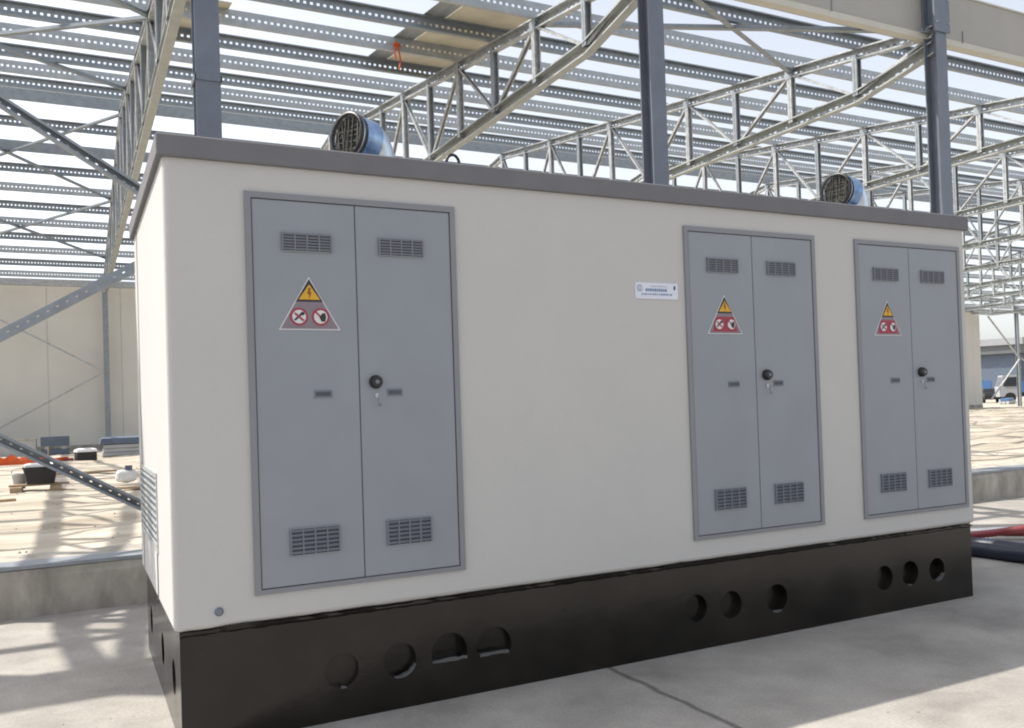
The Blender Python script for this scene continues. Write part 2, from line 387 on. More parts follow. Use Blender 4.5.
def grille(mb, x0, x1, z0, z1, y, cols=4, rows=6):
    """raised vent plate: flat dark backing in place of a shaded recess, real tilted blades, uprights between the columns"""
    mb.box((x0, y-.004, z0), (x1, y, z1), 'slotshade')  # dark sheet painted for the shade behind the blades
    cw = (x1-x0)/cols; rh = (z1-z0)/rows
    for r_ in range(rows):
        zc = z0 + (r_+.5)*rh
        mb.bar((x0, y-.012, zc+.002), (x1, y-.012, zc+.002), .0035, rh*.62, 'louvre', (0,-.62,1))
    for c_ in range(cols+1):
        mb.box((x0 + c_*cw - .004, y-.016, z0), (x0 + c_*cw + .004, y-.0045, z1), 'louvre')
    mb.box((x0-.004, y-.010, z1), (x1+.004, y-.0001, z1+.005), 'door'); mb.box((x0-.004, y-.010, z0-.005), (x1+.004, y-.0001, z0), 'door')

def warning_sign(cx, w_, z0, z1, y):
    s = MB(); H = z1 - z0
    def poly(pts, d, m): s.add([(p[0], y-d, p[1]) for p in pts], [tuple(range(len(pts)))], m)
    def tri(sc, d, m, zb=z0, zt=z1, ww=w_):
        e = ww/2*sc; mid = zb; h = zt-zb
        poly([(cx-e, zb + h*(1-sc)*.33), (cx+e, zb + h*(1-sc)*.33), (cx, zb + h*(1-sc)*.33 + h*sc)], d, m)
    # thin plate with an edge
    e = w_/2
    s.add([(cx-e,y,z0),(cx+e,y,z0),(cx,y,z1),(cx-e,y-.003,z0),(cx+e,y-.003,z0),(cx,y-.003,z1)], [(0,1,4,3),(1,2,5,4),(2,0,3,5),(3,4,5)], 'signwhite')
    tri(.94, .0045, 'signgrey')
    yb = z0 + H*.53; wy = w_*(1-.53)*.93
    poly([(cx-wy/2, yb), (cx+wy/2, yb), (cx, z0+H*.955)], .006, 'signblack')
    poly([(cx-wy/2*.80, yb+.012), (cx+wy/2*.80, yb+.012), (cx, z0+H*.955-.03)], .0075, 'signyellow')
    zc = yb + H*.15; f = H*.085
    bolt = [(-.15,1.3),(.35,1.3),(.1,.35),(.5,.35),(-.1,-1.2),(-.02,-.1),(-.45,-.1)]
    poly([(cx+p[0]*f, zc+p[1]*f) for p in bolt][::-1], .009, 'signorange')
    # red band behind the roundels
    poly([(cx-w_*.36, z0+H*.06), (cx+w_*.36, z0+H*.06), (cx+w_*.25, z0+H*.44), (cx-w_*.25, z0+H*.44)], .006, 'signred' if w_ < .34 else 'signgrey')
    rd = w_*.145
    for sg in (-1, 1):
        ox, oz = cx + sg*w_*.175, z0 + H*.245
        C = lambda r, n=24: [(ox + r*math.cos(2*math.pi*i/n), oz + r*math.sin(2*math.pi*i/n)) for i in range(n)]
        poly(C(rd), .0075, 'signred'); poly(C(rd*.76), .009, 'signwhite')
        if sg < 0:                                                      # spanner-like crossed marks
            for (a0, a1) in (((-.5,-.4),(.45,.5)), ((-.5,.4),(.5,-.45))):
                d = Vector((a1[0]-a0[0], a1[1]-a0[1])).normalized(); nrm = (-d.y*.11, d.x*.11)
                poly([(ox+(a0[0]-nrm[0])*rd, oz+(a0[1]-nrm[1])*rd), (ox+(a1[0]-nrm[0])*rd, oz+(a1[1]-nrm[1])*rd), (ox+(a1[0]+nrm[0])*rd, oz+(a1[1]+nrm[1])*rd), (ox+(a0[0]+nrm[0])*rd, oz+(a0[1]+nrm[1])*rd)], .0105 if a1[1] > 0 else .0115, 'signblack' if a1[1] > 0 else 'signred')
            poly([(ox+.38*rd+.22*rd*math.cos(i), oz+.34*rd+.2*rd*math.sin(i)) for i in [k_*math.pi/5 for k_ in range(10)]], .0125, 'signblack')
        else:                                                           # dark figure shape with red stroke
            poly([(ox+p[0]*rd, oz+p[1]*rd) for p in ((-.15,-.1),(.1,-.55),(.5,-.5),(.6,.0),(.5,.45),(.15,.4))], .0105, 'signblack')
            d = Vector((1,-1)).normalized(); nrm = (-d.y*.1, d.x*.1)
            poly([(ox+(-.55-nrm[0])*rd, oz+(.55-nrm[1])*rd), (ox+(.0-nrm[0])*rd, oz+(.0-nrm[1])*rd), (ox+(.0+nrm[0])*rd, oz+(.0+nrm[1])*rd), (ox+(-.55+nrm[0])*rd, oz+(.55+nrm[1])*rd)], .0105, 'signred')
    return s

def make_door(x0, idx, lab):
    W, z0, z1 = 1.262, .784, 3.028; f = .034
    fr = MB()
    for (a_, b_) in (((x0, z0), (x0+f, z1)), ((x0+W-f, z0), (x0+W, z1)), ((x0+f, z1-f), (x0+W-f, z1)), ((x0+f, z0), (x0+W-f, z0+f*.8))):
        fr.box((a_[0], -.016, a_[1]), (b_[0], .01, b_[1]), 'doorframe')
    fr.box((x0+f, -.0012, z0+f*.8), (x0+W-f, .008, z1-f), 'slotshade')       # backing painted dark for the shade in the leaf gaps
    fo = cpart(fr, 'door_frame')
    gap = .004; xm = x0 + .6265
    for side in (0, 1):
        xa, xb = (x0+f+gap, xm-gap*.6) if side == 0 else (xm+gap*.6, x0+W-f-gap)
        lf = MB(); y = -.011
        za, zb = z0+f*.8+gap, z1-f-gap; e = .004
        o_ = [(xa,za),(xb,za),(xb,zb),(xa,zb)]; i_ = [(xa+e,za+e),(xb-e,za+e),(xb-e,zb-e),(xa+e,zb-e)]
        vs = [(p[0], .0, p[1]) for p in o_] + [(p[0], y+e, p[1]) for p in o_] + [(p[0], y, p[1]) for p in i_]
        fs = [(8,9,10,11)] + [(c_, (c_+1)%4, 4+(c_+1)%4, 4+c_) for c_ in range(4)] + [(4+c_, 4+(c_+1)%4, 8+(c_+1)%4, 8+c_) for c_ in range(4)]
        lf.add(vs, fs, 'door'); leaf = cpart(lf, 'door_leaf')
        def sub(mb, nm, lb=None):
            mb.v = [v + OFF for v in mb.v]; o = mb.build(nm, leaf)
            if lb: o['label'] = lb
            return o
        vx = (x0+.198, x0+.482) if side == 0 else (x0+.765, x0+1.045)
        for (zl, zh) in ((2.706, 2.806), (.984, 1.130)):
            gm = MB(); grille(gm, vx[0]+.004, vx[1]-.004, zl, zh, y); sub(gm, 'vent_grille')
        hp = MB(); hx = (x0+.358, x0+.462) if side == 0 else (x0+.793, x0+.887)
        hp.box((hx[0], y-.005, 1.866), (hx[1], y-.0002, 1.911), 'louvre'); hp.box((hx[0]+.008, y-.007, 1.876), (hx[1]-.008, y-.0052, 1.901), 'slotshade')  # raised dark inset painted for the shade of the recess
        sub(hp, 'recessed_pull')
        if side == 0:
            sw = (.352, .322, .318)[idx]
            sub(warning_sign(x0+.345, sw, 2.256, 2.560-.02*(idx>0), y), 'warning_sign', 'triangular warning sign with yellow flash panel above two red roundels')
        else:
            kn = MB(); c_ = (x0+.722, y, 1.952)
            kn.rings([kn.circ((c_[0], yy, c_[2]), (0,-1,0), r_, 24) for yy, r_ in ((y-.0002,.039),(y-.012,.041),(y-.03,.037),(y-.042,.030))], 'black', True)
            kn.rings([kn.circ((c_[0], yy, c_[2]), (0,-1,0), r_, 16) for yy, r_ in ((y-.0425,.013),(y-.047,.011))], 'louvre', True)
            sub(kn, 'handle_knob')
            ky = MB(); kx, kz = x0+.728, 1.872
            ky.rings([ky.circ((kx, yy, kz), (0,-1,0), r_, 14) for yy, r_ in ((y-.0002,.013),(y-.010,.012))], 'steel', True)
            ky.box((kx-.0015, y-.03, kz-.006), (kx+.0015, y-.0102, kz+.006), 'steel'); ky.box((kx-.002, y-.034, kz-.055), (kx+.002, y-.0305, kz+.006), 'louvre')
            ky.cyl((kx+.010, y-.030, kz-.055), (kx+.010, y-.034, kz-.055), .010, 'louvre', n=12)
            sub(ky, 'key')
for i, x0 in enumerate((.420, 3.447, 5.146)): make_door(x0, i, None)

# maker's plate on the wall
pt = MB(); px0, px1, pz0, pz1 = 3.02, 3.382, 2.497, 2.610
pt.box((px0,-.006,pz0),(px1,-.0002,pz1),'plate')
def pq(x0,x1,z0,z1,m,d=.0075): pt.add([(x0,-d,z0),(x1,-d,z0),(x1,-d,z1),(x0,-d,z1)], [(0,1,2,3)], m)
C = [(px0+.037+.024*math.cos(i*math.pi/10), pz0+.074+.024*math.sin(i*math.pi/10)) for i in range(20)]
pt.add([(p[0],-.0075,p[1]) for p in C], [tuple(range(20))], 'platepale')
C = [(px0+.037+.015*math.cos(i*math.pi/10), pz0+.074+.015*math.sin(i*math.pi/10)) for i in range(20)]
pt.add([(p[0],-.009,p[1]) for p in C], [tuple(range(20))], 'plate')
pq(px0+.033,px0+.041,pz0+.058,pz0+.090,'platepale',.0105)
pq(px1-.036,px1-.022,pz0+.066,pz0+.094,'signblack')
x = px0+.085
while x < px0+.255:
    ww = random.uniform(.008,.02); pq(x, x+ww, pz0+.052, pz0+.072, 'plateblue'); x += ww+.004
x = px0+.05
while x < px0+.30:
    ww = random.uniform(.006,.016); pq(x, x+ww, pz0+.026, pz0+.038, 'platepale' if random.random()<.4 else 'plateblue'); x += ww+.004
x = px0+.13
while x < px0+.27:
    ww = random.uniform(.006,.014); pq(x, x+ww, pz0+.084, pz0+.092, 'platepale'); x += ww+.005
for sx_ in (px0+.01, px1-.01):
    for sz_ in (pz0+.01, pz1-.01): pt.cyl((sx_,-.0062,sz_),(sx_,-.009,sz_),.005,'steel',n=10)
o = cpart(pt, 'name_plate'); o['label'] = 'small white plate with emblem and blue print beside the middle door'

# earth bolt low on the front wall
q = MB(); q.rings([q.circ((.23,y_,.722),(0,-1,0),r_,18) for y_, r_ in ((-.0003,.024),(-.006,.024),(-.0062,.016),(-.018,.015))], 'louvre', True)
cpart(q, 'earth_bolt')
# side louvre, wall joint and earth strap on the left side
sv = MB(); y0, y1, z0, z1 = .86, 2.22, .975, 1.41
sv.box((-.002, y0, z0), (-.0003, y1, z1), 'black')  # black sheet stands in for the shade in the louvre openings
fw = .03
for a_, b_ in (((y0-fw,z0-fw),(y0,z1+fw)), ((y1,z0-fw),(y1+fw,z1+fw)), ((y0,z0-fw),(y1,z0)), ((y0,z1),(y1,z1+fw))):
    sv.box((-.007, a_[0], a_[1]), (-.0003, b_[0], b_[1]), 'zinc')
for i in range(14): sv.box((-.0045, y0+.05+i*.095, z0), (-.0022, y0+.075+i*.095, z1), 'zincpale')
side_louvre = cpart(sv, 'side_louvre')
for i in range(10):
    q = MB(); zc = z0 + (i+.5)*(z1-z0)/10
    q.bar((-.0065, y0+.001, zc), (-.0065, y1-.001, zc), .003, .015, 'zincpale', (-.3,0,-1)); q.v = [v + OFF for v in q.v]; q.build('blade', side_louvre)
q = MB(); q.box((-.004, 2.085, HB+.04), (-.0003, 2.10, HT-.002), 'doorframe'); cpart(q, 'wall_joint')
q = MB(); q.box((-.006, .895, HB+.02), (-.0003, .915, z0-fw-.001), 'doorframe'); cpart(q, 'earth_strap')

# roof vents: cowl on an elbow, dark mouth turned to the front left
def roof_vent(cx, cy, lab, axis):
    ax = Vector(axis).normalized(); zr = HT + .1215; m0 = Vector((cx, cy, 3.715)); r_ = .152
    v = MB()
    v.rings([v.circ(m0 - ax*d, ax, rr_, 30) for d, rr_ in ((-.002,r_*1.03),(.02,r_*1.05),(.035,r_*1.05),(.037,r_*.97),(.10,r_*.97),(.102,r_*1.03),(.118,r_*1.03),(.12,r_*.97))], 'steel', True, False, False)
    pth = []; e0 = m0 - ax*.205
    for i in range(8):
        t = i/7; a_ = t*math.pi/2
        c0 = e0 - ax*(.085*math.sin(a_)) + Vector((0,0,-.19*(1-math.cos(a_))))
        d = (ax*math.cos(a_) + Vector((0,0,1))*math.sin(a_))
        pth.append(v.circ(c0, d, r_*(.97-.12*t), 30, (0,0,1) if i < 4 else (0,0,1)))
    # consistent ring start: use the horizontal normal of the bend plane
    h = ax.cross(Vector((0,0,1))).normalized(); rs = []
    for i in range(8):
        t = i/7; a_ = t*math.pi/2
        c0 = e0 - ax*(.085*math.sin(a_)) + Vector((0,0,-.19*(1-math.cos(a_))))
        d = (ax*math.cos(a_) + Vector((0,0,1))*math.sin(a_)).normalized(); u = d.cross(h)
        rr_ = r_*(.97-.10*t); rs.append([c0 + (h*math.cos(b_) + u*math.sin(b_))*rr_ for b_ in [2*math.pi*k_/30 for k_ in range(30)]])
    v.rings(rs, 'cowl', True, False, False)
    base = rs[-1][0]; cb = sum(rs[-1], Vector())/30
    v.rings([[Vector((cb.x + math.cos(2*math.pi*k_/30)*q_, cb.y + math.sin(2*math.pi*k_/30)*q_, z_)) for k_ in range(30)] for q_, z_ in ((.24,zr-.002),(.235,zr+.03),(.16,zr+.06),(.142,zr+.10),(.142,cb.z+.002))], 'steel', True, False, False)
    ob = cpart(v, 'roof_vent'); ob['label'] = lab
    gm = MB(); gm.rings([gm.circ(m0 - ax*.05, ax, .001, 24), gm.circ(m0 - ax*.05, ax, r_*.968, 24)], 'slotshade', False, False, False)  # dark disc stands in for the shade inside the duct
    hq = ax.cross(Vector((0,0,1))).normalized(); uq = hq.cross(ax)
    for i in range(-9, 10):
        c_ = i*.0145 + random.uniform(-.005,.005); hl = math.sqrt(max(0, (r_*.95)**2 - c_*c_)); cc = m0 - ax*random.uniform(.008,.035)
        e1, e2 = random.uniform(-.02,.02), random.uniform(-.02,.02); gm.bar(cc + hq*(c_+e1)*.93 - uq*hl*.93, cc + hq*(c_+e2)*.93 + uq*hl*.93, .005, .006, 'brush', ax); gm.bar(cc + uq*(c_+e2)*.93 - hq*hl*.93 - ax*.007, cc + uq*(c_+e1)*.93 + hq*hl*.93 - ax*.007, .005, .006, 'brush', ax)
    gm.v = [p + OFF for p in gm.v]; gm.build('mouth_grille', ob)
    fb = MB(); fb.rings([fb.circ(m0 - ax*d, ax, r_*1.035, 30) for d in (.065,.10,.15,.205)], 'cowlblue', True, False, False); fb.v = [p + OFF for p in fb.v]; fb.build('blue_band', ob)
    # strap ring of shiny steel around the mouth
    rg = MB(); rg.rings([rg.circ(m0 + ax*d, ax, rr_, 30) for d, rr_ in ((-.018,r_*1.09),(.006,r_*1.09),(.006,r_*.99))], 'black', True, False, False)
    rg.v = [p + OFF for p in rg.v]; rg.build('mouth_ring', ob)
roof_vent(1.292, .95, 'steel cowl vent near the left door with a dark round mouth', (-.90, -.43, .07))
roof_vent(6.00, .95, 'steel cowl vent at the right end with a dark round mouth', (-.98, -.14, .05))
q = MB(); lp = [Vector((1.90 + .047*math.cos(a_), .5, 3.455 + .060*math.sin(a_))) for a_ in [R(-60 + 300*i/14) for i in range(15)]]
lp = [Vector((1.925,.5,HT+.11))] + lp + [Vector((1.875,.5,HT+.11))]
q.tube(lp, .011, 'black', 8); cpart(q, 'lifting_loop')

# ------------------------------------------------------------------ steel frame
BAY, X0, Y0, PN, NP = 5.86, 0.90, 4.8, 1.655, 20
ZE, SL = 7.95, 0.14
YF = Y0 + PN*NP
def ztop(n): return ZE + SL*PN*min(n, NP-n)
ZB = 7.28
def h_column(h):
    c = MB(); w_, d_ = .25, .25
    c.box((-w_/2,-d_/2,0),(w_/2,-d_/2+.02,h),'column'); c.box((-w_/2,d_/2-.02,0),(w_/2,d_/2,h),'column'); c.box((-.008,-d_/2+.02,0),(.008,d_/2-.02,h),'column')
    return c
colproto = thing('steel_column', (X0, Y0, .44), '', 'column', 'steel columns behind the cabin')
h_column(8.9).build('shaft', colproto)
q = MB(); q.box((-.22,-.22,0),(.22,.22,.025),'column'); [q.cyl((sx_*.17,sy_*.17,.0255),(sx_*.17,sy_*.17,.06),.016,'zinc',n=8) for sx_ in (-1,1) for sy_ in (-1,1)]; q.build('base_plate', colproto)
q = MB(); q.box((-.135,-.14,4.89),(.135,-.1252,4.95),'column'); q.box((-.135,.1252,4.89),(.135,.14,4.95),'column'); q.box((-.142,-.14,4.89),(-.1252,.14,4.95),'column'); q.box((.1252,-.14,4.89),(.142,.14,4.95),'column'); q.build('collar', colproto)
q = MB(); q.box((-.19,-.155,7.35),(.19,-.1252,8.7),'column'); [q.cyl((sx_*.15,-.156,z_),(sx_*.15,-.175,z_),.014,'zinc',n=8) for sx_ in (-1,1) for z_ in (7.5,7.9,8.3)]; q.build('cap_plate', colproto)
labs = {0:'grey steel column rising behind the cabin roof just left of the first roof vent', 1:'grey steel column rising behind the middle of the cabin roof', 2:'grey steel column rising behind the right end of the cabin roof', -1:'grey steel column at the outer end of the zigzag bracing beside the cabin', 3:'grey steel column at the end of the kerb beyond the hoses'}
for k_ in (0, 1, 2, -1, 3):
    c = colproto if k_ == 0 else copy_tree(colproto)
    c.location = (X0 + BAY*k_, Y0, .44); c['label'] = labs[k_]
    if k_:
        for ch in list(c.children):
            if ch.name.startswith('collar'): bpy.data.objects.remove(ch)
flabs = {-1:'far grey column at the outer end of the thin wall bracing', 0:'far grey column dividing the beige wall left of the cabin', 11:'far steel column standing alone beyond the beige wall end'}
fc = MB(); fc.box((-.11,-.11,0),(.11,-.09,7.8),'zincdark'); fc.box((-.11,.09,0),(.11,.11,7.8),'zincdark'); fc.box((-.01,-.09,0),(.01,.09,7.8),'zincdark')
fcme = None
for k_ in (-1, 0, 11):
    x = {-1:X0-BAY, 0:X0, 11:64.8}[k_]
    if fcme is None: o = fc.build('far_column'); fcme = o
    else: o = fcme.copy(); COL.objects.link(o)
    o.location = (x, YF - .05, ZI); tag(o, flabs[k_], 'column', 'far columns of the steel frame')

# trusses
def truss_pieces():
    P = []
    def piece(nm, fn):
        q = MB(); fn(q); P.append((nm, q))
    y = lambda n: PN*n
    zt = lambda n: ztop(n) - ZE - .10
    zb = lambda n: (7.58 if n in (0, NP) else ZB) - ZE
    for a_, b_ in ((0, NP//2), (NP//2, NP)):
        piece('top_chord', lambda q: q.chan((0,y(a_),zt(a_)), (0,y(b_),zt(b_)), .20, .12, 'zinc', side=-1, pitch=.15, hole=(.075,.035)))
    for a_, b_ in ((0,1),(1,NP-1),(NP-1,NP)):
        piece('bottom_chord', lambda q: q.chan((0,y(a_),zb(a_)), (0,y(b_),zb(b_)), .22, .14, 'zincwarm', side=-1, pitch=.15, hole=(.075,.035)))
    for n_ in range(1, NP):
        def vert(q):
            for s_ in (-1, 1): q.chan((0, y(n_)+s_*.030, zb(n_)+.02), (0, y(n_)+s_*.030, zt(n_)-.02), .12, .05, 'zincdark' if n_ % 2 else 'zinc', up=(1,0,0), side=s_)
        piece('vertical', vert)
    for n_ in range(0, NP, 2):
        for m_ in (n_+1, n_-1):
            if 0 < m_ < NP: piece('diagonal', lambda q: q.chan((.012, y(n_), zt(n_)-.03), (.012, y(m_)+(.05 if m_<n_ else -.05), zb(m_)+.05), .085, .045, 'zinc', up=(1,0,0), side=1))
    for n_ in range(2, NP, 2):
        piece('gusset', lambda q: q.box((-.068, y(n_)-.10, zt(n_)-.13), (-.0622, y(n_)+.10, zt(n_)+.05), 'zincdark'))
    return P
pieces = truss_pieces()
tr0 = thing('roof_truss', (X0, Y0, ZE), '', 'truss', 'galvanised roof trusses')
for nm, q in pieces: q.build(nm, tr0)
joined = MB()
for nm, q in pieces:
    o_ = len(joined.v); joined.v += q.v
    idx = [joined.mi(m) for m in q.mats]
    for f, m_, s_ in zip(q.f, q.m, q.sm): joined.f.append([o_+v for v in f]); joined.m.append(idx[m_]); joined.sm.append(s_)
tlab = {-2:'galvanised roof truss farthest out on the side of the zigzag bracing', -1:'galvanised roof truss over the outer column of the zigzag bracing', 0:'steep looking galvanised truss running back beside the left end of the cabin roof',
        1:'galvanised roof truss running back from the column behind the middle of the cabin', 2:'galvanised roof truss running back from the column behind the right end of the cabin'}
far0 = None
for k_ in (0, -1, -2, 1, 2, 3, 4, 5, 6, 7, 8, 9, 10, 11, 12, 13):
    lb = tlab.get(k_) or ('galvanised roof truss, %s one beyond the column behind the right cabin end' % ORD[k_-3])
    if k_ <= 5: t_ = tr0 if k_ == 0 else copy_tree(tr0)
    elif far0 is None: t_ = far0 = joined.build('roof_truss')
    else: t_ = far0.copy(); COL.objects.link(t_)
    t_.location = (X0 + BAY*k_, Y0, ZE); tag(t_, lb, 'truss', 'galvanised roof trusses')

# purlins: punched C sections, turned alternately; dark and pale tones paint the light on each facing
XA, XB = -17.0, 77.6
pur = []
for v_ in (0, 1, 2):
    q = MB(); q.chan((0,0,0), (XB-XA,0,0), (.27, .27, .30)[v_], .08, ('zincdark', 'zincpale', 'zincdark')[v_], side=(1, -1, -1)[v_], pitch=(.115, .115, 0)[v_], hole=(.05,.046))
    pur.append(q.build('roof_purlin'))
first = [True, True, True]
for n_ in range(NP+1):
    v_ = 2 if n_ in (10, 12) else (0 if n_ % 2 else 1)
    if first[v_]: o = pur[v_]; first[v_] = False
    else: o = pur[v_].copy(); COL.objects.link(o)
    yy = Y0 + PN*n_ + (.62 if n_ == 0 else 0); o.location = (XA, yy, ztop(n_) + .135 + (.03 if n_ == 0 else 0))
    where = 'back from the beige gutter beam' if n_ <= 10 else 'back from the beige gutter beam, past the ridge'
    tag(o, '%s roof purlin, %s %s' % (('dark punched', 'pale punched', 'solid')[v_], ORD[n_], where), 'purlin', 'roof purlins')

# crossed roof bracing
def xbrace(xa, xb, na, st_, lab):
    ya, yb = PN*na, PN*(na+st_); za, zb_ = ztop(na)-ZE, ztop(na+st_)-ZE
    t_ = thing('roof_brace', (xa, Y0+ya, ZE+za), lab, 'brace', 'crossed roof braces')
    dx, dy, dz = xb-xa, yb-ya, zb_-za
    q = MB(); q.angle((0,0,-.06),(dx,dy,dz-.06),.10,'zincdark'); q.build('brace_bar', t_)
    q = MB(); q.angle((0,dy,dz-.075),(dx,0,-.075),.10,'zincdark'); q.build('brace_bar', t_)
for (ka, kb, side_) in ((-1,0,'left of the leftmost truss'), (1,2,'between middle and right columns'), (4,5,'two bays beyond the right column'), (8,9,'far down the hall')):
    for i in {-1: (0, 4, 10, 14), 1: (0,)}.get(ka, (0, 10)):
        xbrace(X0+BAY*ka, X0+BAY*kb, i, 4 if ka == -1 else 2, 'crossed roof brace %s, %s pair from the gutter' % (side_, ORD[{0:0, 4:1, 10:2, 14:3, 20:2}[i] if ka == -1 else i//10]))

# zigzag bracing between the left columns
xm = -1.93
t_ = thing('brace_post', (xm, Y0, .44), 'slim steel post where the zigzag braces meet beside the cabin', 'post')
q = MB(); q.chan((0,0,0),(0,0,8.0),.12,.09,'zincdark',up=(0,1,0),side=1,pitch=.2,hole=(.08,.03)); q.build('shaft', t_)
q = MB(); q.box((-.12,-.12,0.0),(.12,.12,.02),'zincdark'); q.build('foot_plate', t_)
rail = MB(); rail.box((-14, 4.21, .436), (60, 4.56, .470), 'zincdark')
tag(rail.build('base_rail'), 'flat grey steel base rail lying along the top of the concrete kerb', 'rail')
for (p0, p1, lb) in (((.80,.50),(xm,2.13),'lowest zigzag brace, sloping down to the foot of the left column'), ((xm,2.10),(.80,3.72),'middle zigzag brace, rising toward the cabin'),
                     ((.80,3.76),(xm,5.47),'dark upper zigzag brace, falling toward the cabin roof'), ((xm,5.50),(.80,7.2),'topmost zigzag brace, rising to the head of the left column')):
    q = MB(); q.chan((p0[0]-xm,0,p0[1]), (p1[0]-xm,0,p1[1]), .10, .09, 'zincdark', up=(0,0,1), side=-1, pitch=.10, hole=(.026,.013))
    o = q.build('diagonal_brace', None, (xm, Y0-.02, 0)); tag(o, lb, 'brace', 'zigzag braces left of the cabin')
q = MB(); q.bar((-4.2,0,7.2),(.78,0,7.2),.09,.12,'zincdark'); o = q.build('eave_tie', None, (0, Y0+.0, 0)); tag(o, 'horizontal steel tie joining the heads of the left columns', 'tie beam')
# thin bracing in front of the far wall
for (p0, p1, lb) in (((.80,3.85),(-4.9,7.1),'thin brace on the far beige wall rising away from the column'), ((.80,3.83),(-4.9,.55),'thin brace on the far beige wall falling away from the column')):
    q = MB(); q.bar((p0[0],0,p0[1]), (p1[0],0,p1[1]), .07, .07, 'zinc'); o = q.build('wall_brace', None, (0, YF-.25, 0)); tag(o, lb, 'brace', 'thin braces on the far wall')
for (p0, p1, lb) in (((61.1,7.3),(64.7,4.1),'thin brace at the open wall end falling to the lone far column'), ((61.1,1.0),(64.7,4.05),'thin brace at the open wall end rising to the lone far column'),
                     ((64.9,4.1),(72,1.0),'thin far brace falling past the parked truck')):
    q = MB(); q.bar((p0[0],0,p0[1]), (p1[0],0,p1[1]), .09, .09, 'zinc'); o = q.build('wall_brace', None, (0, YF-.25, 0)); tag(o, lb, 'brace', 'thin braces on the far wall')

# gutter beam
gt = thing('gutter_beam', (30, 4.95, 7.85), 'long beige gutter beam along the front eave behind the columns', 'gutter')
q = MB(); xa, xb = -47.0, 48.0
pr = [(.0,.0),(.0,.82),(.03,.82),(.03,.05),(.22,.05),(.22,.6),(.25,.6),(.25,.0)]
rs = [[Vector((x_, p[0], p[1])) for p in pr] for x_ in (xa, xb)]
q.add(rs[0]+rs[1], [(j, (j+1)%8, 8+(j+1)%8, 8+j) for j in range(8)], 'gutter'); q.build('channel', gt)
q = MB(); q.box((xa,-.05,-.10),(xb,.10,-.003),'gutterlip'); q.build('lip', gt)
q = MB(); q.box((xa,-.02,.823),(xb,.05,.85),'gutterlip'); q.build('top_trim', gt)
for i in range(30):
    x = xa + 2.2 + i*3.15
    q = MB(); q.bar((x,-.012,.02),(x,-.012,.22),.02,.012,'zincdark',(0,1,0)); q.bar((x,-.012,-.005+.02),(x-.10,-.055,-.02),.02,.012,'zincdark'); q.build('gutter_hook', gt)
q = MB(); q.box((XA, -.10, 0), (XB, .12, .26), 'zinc'); o = q.build('eave_beam', None, (0, YF+.05, 7.6)); tag(o, 'steel eave beam along the top of the far beige wall', 'beam')

# roof sheets left lying on the purlins
def roof_sheet(x0, x1, na, nb, lab, m, corr):
    y0_, y1_ = PN*na, PN*nb; s_ = MB(); nxs = int((x1-x0)/.055)*1 if corr else 6
    L1, L2 = [], []
    for i in range(nxs+1):
        x = x0 + (x1-x0)*i/nxs; dz = .02*((i % 4) in (1,2)) if corr else 0
        for yy in (y0_, y1_):
            z = ztop(0) - ZE + SL*yy + .277 + dz
            L1.append((x, yy, z)); L2.append((x, yy, z+.012))
    n2 = (nxs+1)*2
    fs = [(2*i, 2*i+1, 2*i+3, 2*i+2) for i in range(nxs)] + [(n2+2*i, n2+2*i+2, n2+2*i+3, n2+2*i+1) for i in range(nxs)]
    fs += [(2*i, 2*i+2, n2+2*i+2, n2+2*i) for i in range(nxs)] + [(2*i+1, n2+2*i+1, n2+2*i+3, 2*i+3) for i in range(nxs)] + [(0,n2,n2+1,1),(2*nxs,2*nxs+1,n2+2*nxs+1,n2+2*nxs)]
    s_.add(L1+L2, fs, m); o = s_.build('roof_sheet', None, (0, Y0, ZE)); tag(o, lab, 'roof sheet', 'loose roof sheets')
roof_sheet(5.78, 7.25, 2.4, 5.05, 'large beige board lying on the purlins left of the middle column', 'board', False)
roof_sheet(5.35, 5.77, 2.3, 5.15, 'narrow grey ribbed sheet lying against the large beige board', 'zincdark', True)
roof_sheet(.95, 2.22, 3.75, 5.0, 'beige board lying on the purlins just right of the left column', 'board', False)
q = MB(); q.tube([(0,0,.12),(.05,-.01,-.02),(.09,0,-.25),(.06,.0,-.42)], .018, 'orange', 8); q.tube([(.05,0,.1),(-.03,-.02,-.05),(.0,0,-.22)], .016, 'orange', 8)
q.tube([(-.04,0,.05),(.04,0,.1),(.1,0,.04)], .022, 'orange', 8)
tag(q.build('strap', None, (5.38, Y0+PN*4-.06, ztop(4)+.05)), 'orange strap hanging from a purlin near the grey ribbed sheet', 'strap')

# far wall
fw_ = thing('boundary_wall', (30, YF+.4, ZI), 'long beige panel wall closing the far side of the steel hall', 'wall')
q = MB(); x = -60.0
while x < 60.9:
    xe = min(61.0, x+2.93); q.box((x+.012-30, -.1+.1, -.2), (xe-30, .2, 7.55), 'farwall'); x += 2.93
q.build('panels', fw_)
q = MB(); q.box((-90, .05, -.2), (30.95, .15, 7.5), 'farwall'); q.build('backing', fw_)
q = MB(); q.box((-90, -.03, -.2), (31.0, -.002, .25), 'kerb'); q.build('base_course', fw_)

